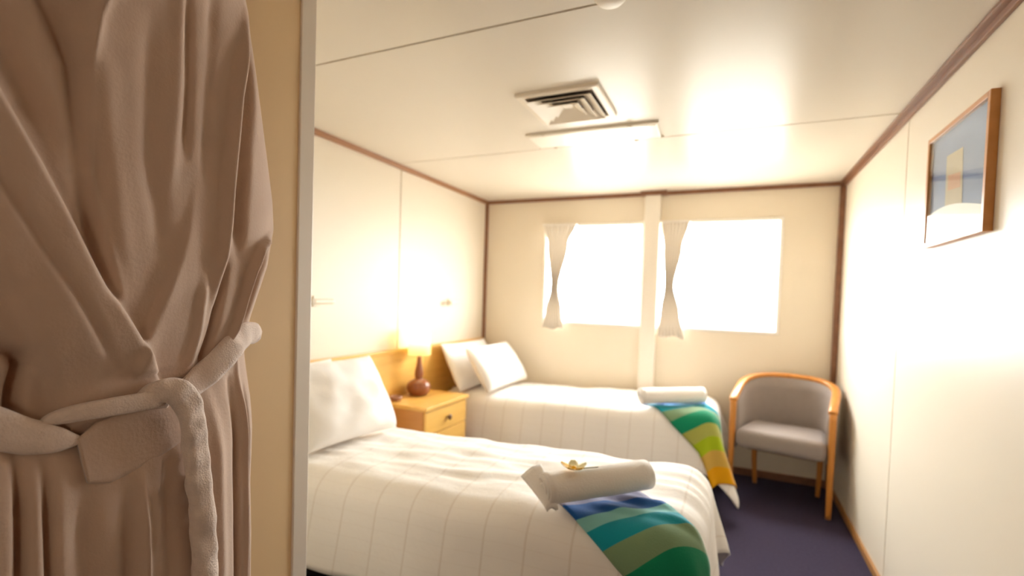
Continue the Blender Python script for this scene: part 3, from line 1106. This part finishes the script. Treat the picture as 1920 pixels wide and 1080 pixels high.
# (polyline, amplitude, sigma): ridges > 0, valleys < 0
LINES = [
    (B, -0.007, 0.007), (Cc, -0.020, 0.018), (Dd, 0.012, 0.010),
    ([(0.30, 1.95), (0.36, 1.80), (0.42, 1.65)], -0.014, 0.020),
    ([(0.568, 1.95), (0.567, 1.662), (0.590, 1.484)], -0.008, 0.018),
    ([(0.620, 2.05), (0.615, 1.80), (0.600, 1.60)], 0.007, 0.015),
    ([(0.636, 2.036), (0.641, 1.840), (0.633, 1.679)], -0.009, 0.010),
    ([(0.700, 2.05), (0.690, 1.85), (0.680, 1.66)], -0.008, 0.014),
    ([(0.809, 2.072), (0.762, 1.858), (0.744, 1.723), (0.725, 1.554), (0.700, 1.40)], 0.020, 0.014),
    ([(0.835, 2.05), (0.795, 1.785), (0.776, 1.622), (0.768, 1.50)], -0.018, 0.016),
    ([(0.914, 1.574), (0.840, 1.522), (0.812, 1.466), (0.784, 1.364), (0.748, 1.274)], 0.020, 0.010),
    ([(0.898, 1.530), (0.853, 1.455), (0.815, 1.338)], -0.018, 0.014),
    ([(0.733, 1.485), (0.711, 1.343), (0.696, 1.250)], -0.016, 0.010),
    ([(0.676, 1.45), (0.672, 1.33), (0.666, 1.25)], 0.008, 0.010),
    ([(0.399, 1.309), (0.393, 1.254), (0.391, 1.194)], -0.026, 0.009),
    ([(0.330, 1.36), (0.372, 1.32), (0.400, 1.30)], -0.020, 0.010),
    ([(0.39, 1.15), (0.391, 0.838), (0.39, 0.5)], -0.020, 0.008),
    ([(0.423, 1.13), (0.428, 0.815), (0.43, 0.5)], -0.018, 0.008),
    ([(0.469, 1.078), (0.482, 0.781), (0.49, 0.5)], -0.014, 0.018),
    ([(0.539, 1.06), (0.543, 0.745), (0.55, 0.5)], -0.010, 0.014),
    ([(0.563, 1.06), (0.571, 0.727), (0.58, 0.5)], 0.014, 0.008),
    ([(0.61, 1.10), (0.62, 0.75), (0.62, 0.5)], -0.008, 0.014),
    ([(0.72, 1.18), (0.74, 0.80), (0.75, 0.5)], 0.008, 0.016),
    ([(0.783, 1.21), (0.800, 0.60), (0.80, 0.45)], -0.016, 0.010),
    ([(0.810, 1.25), (0.828, 0.90), (0.83, 0.5)], 0.010, 0.008),
    ([(0.835, 1.18), (0.858, 0.60), (0.86, 0.45)], -0.014, 0.007),
]
FS = [(0.545, 1.27), (0.557, 1.305), (0.595, 1.422), (0.635, 1.552), (0.657, 1.654)]


B2 = [(0.330, 1.52), (0.367, 1.43), (0.405, 1.33), (0.455, 1.185)]


def step(x, w):
    return 1 / (1 + math.exp(-max(-40, min(40, x / w))))


def robe_h(y, z):
    a, b = at_z(EDGE_L, z), at_z(EDGE_R, z)
    c, hw = (a + b) / 2, (b - a) / 2
    u = max(-1.0, min(1.0, (y - c) / hw))
    waist = math.exp(-((z - 1.22) / 0.09) ** 2)
    T_ = 0.135 - 0.035 * waist
    if z > 2.1:
        T_ *= max(0.35, 1 - (z - 2.1) / 0.4)
    hgt = T_ * (1 - abs(u) ** 2.6) ** 0.55
    soft = min(1.0, (1 - abs(u)) * 6)
    for poly, amp, sg in LINES:
        if z > poly[0][1] + 0.15 or z < poly[-1][1] - 0.15:
            continue
        d, s, k = seg_dist(poly, y, z)
        if d < sg * 4:
            end = min(1.0, min(k, 1 - k) * 5 + 0.25)
            hgt += 1.35 * amp * math.exp(-(d / sg) ** 2) * end * soft
    # overlapping edges: cloth on one side of each line lies on top of the other
    if z < 2.1:
        d, sg_, k = seg_dist(Dd, y, z)          # left edge of the middle flap, raised on its right
        lo = min(1.0, max(0.0, (z - 1.38) / 0.10))
        if lo > 0:
            xr = d * (1 if y > at_z(Dd, z) else -1)
            hgt += lo * 0.026 * step(xr, 0.0028) * math.exp(-max(0, xr) / 0.10)
    if 1.16 < z < 1.90:
        d, sg_, k = seg_dist(A, y, z)           # collar edge of the left front, raised on its left
        lo = min(1.0, (1.90 - z) / 0.08) * min(1.0, (z - 1.16) / 0.03)
        xl = d * (1 if y < at_z(A, z) else -1)
        hgt += lo * 0.036 * step(xl, 0.0026) * math.exp(-max(0, xl) / 0.22)
        if z < 1.52:
            d, sg_, k = seg_dist(B2, y, z)      # lower edge of that front, falling away to the left
            xr = d * (1 if y < at_z(B2, z) else -1)
            hgt -= lo * min(1.0, (1.52 - z) / 0.10) * 0.026 * step(xr, 0.004) * math.exp(-max(0, xr) / 0.10)
    if 1.26 < z < 1.66:
        d, sg_, k = seg_dist(FS, y, z)          # right front, raised on its right
        lo = min(1.0, (1.66 - z) / 0.15)
        xr = d * (1 if y > at_z(FS[::-1], z) else -1)
        hgt += lo * 0.016 * step(xr, 0.0026) * math.exp(-max(0, xr) / 0.08)
    hgt += 0.004 * noise.noise(Vector((y * 9, z * 4, 1.1))) * soft + 0.003 * noise.noise(Vector((y * 22, z * 7, 5.0))) * soft
    return max(0.012, hgt)


def robe_body():
    ny, nz = 230, 250
    vs, fs = [], []
    ztop, zbot = 2.355, 0.43
    for i in range(nz + 1):
        z = ztop + (zbot - ztop) * i / nz
        a, b = at_z(EDGE_L, z), at_z(EDGE_R, z)
        for j in range(ny + 1):
            q = j / ny
            # denser rows near both edges
            q = 0.5 - 0.5 * math.cos(math.pi * (0.12 + 0.76 * q)) / math.cos(math.pi * 0.12)
            q = min(1, max(0, q))
            y = a + (b - a) * q
            vs.append(Vector((PX + 0.004 + robe_h(y, z), y, z)) - RB0)
    m = len(vs)
    for i in range(nz + 1):
        z = ztop + (zbot - ztop) * i / nz
        a, b = at_z(EDGE_L, z), at_z(EDGE_R, z)
        for y in (a + 0.012, b - 0.012):
            vs.append(Vector((PX + 0.003, y, z)) - RB0)
    w_ = ny + 1
    for i in range(nz):
        for j in range(ny):
            q = i * w_ + j
            fs.append((q, q + 1, q + w_ + 1, q + w_))
        l0, r0 = m + 2 * i, m + 2 * i + 1
        l1, r1 = l0 + 2, r0 + 2
        fs.append((i * w_, l0, l1, (i + 1) * w_))
        fs.append((i * w_ + ny, r0, r1, (i + 1) * w_ + ny))
        fs.append((l0, r0, r1, l1))
    fs.append(tuple(range(w_)) + (m + 1, m))
    fs.append(tuple(nz * w_ + j for j in range(w_)) + (m + 2 * nz + 1, m + 2 * nz))
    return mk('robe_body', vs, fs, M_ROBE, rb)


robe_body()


def on_robe(pts, off):
    return [Vector((PX + 0.004 + robe_h(y, z) + off, y, z)) - RB0 for y, z in pts]


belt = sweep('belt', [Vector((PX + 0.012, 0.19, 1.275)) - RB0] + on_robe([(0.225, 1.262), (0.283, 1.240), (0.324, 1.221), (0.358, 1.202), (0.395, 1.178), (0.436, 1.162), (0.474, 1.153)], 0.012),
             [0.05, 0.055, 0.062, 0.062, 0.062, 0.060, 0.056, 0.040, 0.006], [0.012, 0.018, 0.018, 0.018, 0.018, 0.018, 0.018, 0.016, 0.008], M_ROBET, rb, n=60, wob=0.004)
sweep('belt_wrap', on_robe([(0.625, 1.200), (0.660, 1.208), (0.699, 1.233), (0.748, 1.277), (0.785, 1.305), (0.820, 1.316)], 0.012) +
      [Vector((PX + 0.045, 0.872, 1.312)) - RB0, Vector((PX + 0.006, 0.868, 1.300)) - RB0],
      [0.040, 0.052, 0.058, 0.060, 0.060, 0.058, 0.054, 0.05], 0.022, M_ROBET, belt, n=70, wob=0.008, freq=24)
sweep('belt_loop', on_robe([(0.415, 1.176), (0.430, 1.194), (0.455, 1.203), (0.508, 1.207), (0.580, 1.209), (0.625, 1.208)], 0.016),
      [0.012, 0.020, 0.030, 0.034, 0.036, 0.036], 0.020, M_ROBET, belt, n=50, wob=0.004)
sweep('belt_end', on_robe([(0.468, 1.118), (0.500, 1.124), (0.540, 1.132), (0.590, 1.142), (0.650, 1.156)], 0.008),
      [0.085, 0.118, 0.118, 0.110, 0.095], 0.010, M_ROBE, belt, n=40, power=5, wob=0.003)
tp = [(0.560, 1.206), (0.585, 1.222), (0.612, 1.218), (0.634, 1.186), (0.645, 1.140), (0.655, 1.070), (0.668, 0.972), (0.680, 0.842), (0.690, 0.700), (0.695, 0.60)]
off = [0.020, 0.034, 0.044, 0.046, 0.044, 0.040, 0.036, 0.034, 0.032, 0.030]
base_h = PX + 0.115
sweep('belt_tail', [Vector((base_h + o_, y, z)) - RB0 for (y, z), o_ in zip(tp, off)],
      [0.034, 0.046, 0.052, 0.050, 0.048, 0.048, 0.048, 0.050, 0.050, 0.050], [0.026, 0.032, 0.034, 0.034, 0.034, 0.034, 0.034, 0.034, 0.034, 0.034],
      M_ROBET, belt, n=110, seg=18, wob=0.009, freq=30)
# the hook it hangs from, above the frame
hk = tag(empty('coat_hook', (PX, 0.53, 2.365)), 'metal coat hook on the partition above the bathrobe', 'hook')
M_MET = mat('brushed_metal', (0.6, 0.58, 0.55), 0.35, 0.5, 1.0)
box('backplate', (0.0005, -0.015, -0.03), (0.006, 0.015, 0.03), M_MET, hk, 0.002)
sweep('hook_arm', [(0.006, 0, -0.006), (0.030, 0, -0.012), (0.048, 0, 0.0), (0.050, 0, 0.018)], 0.010, 0.010, M_MET, hk, up=(0, 1, 0), n=14, seg=10, power=2)
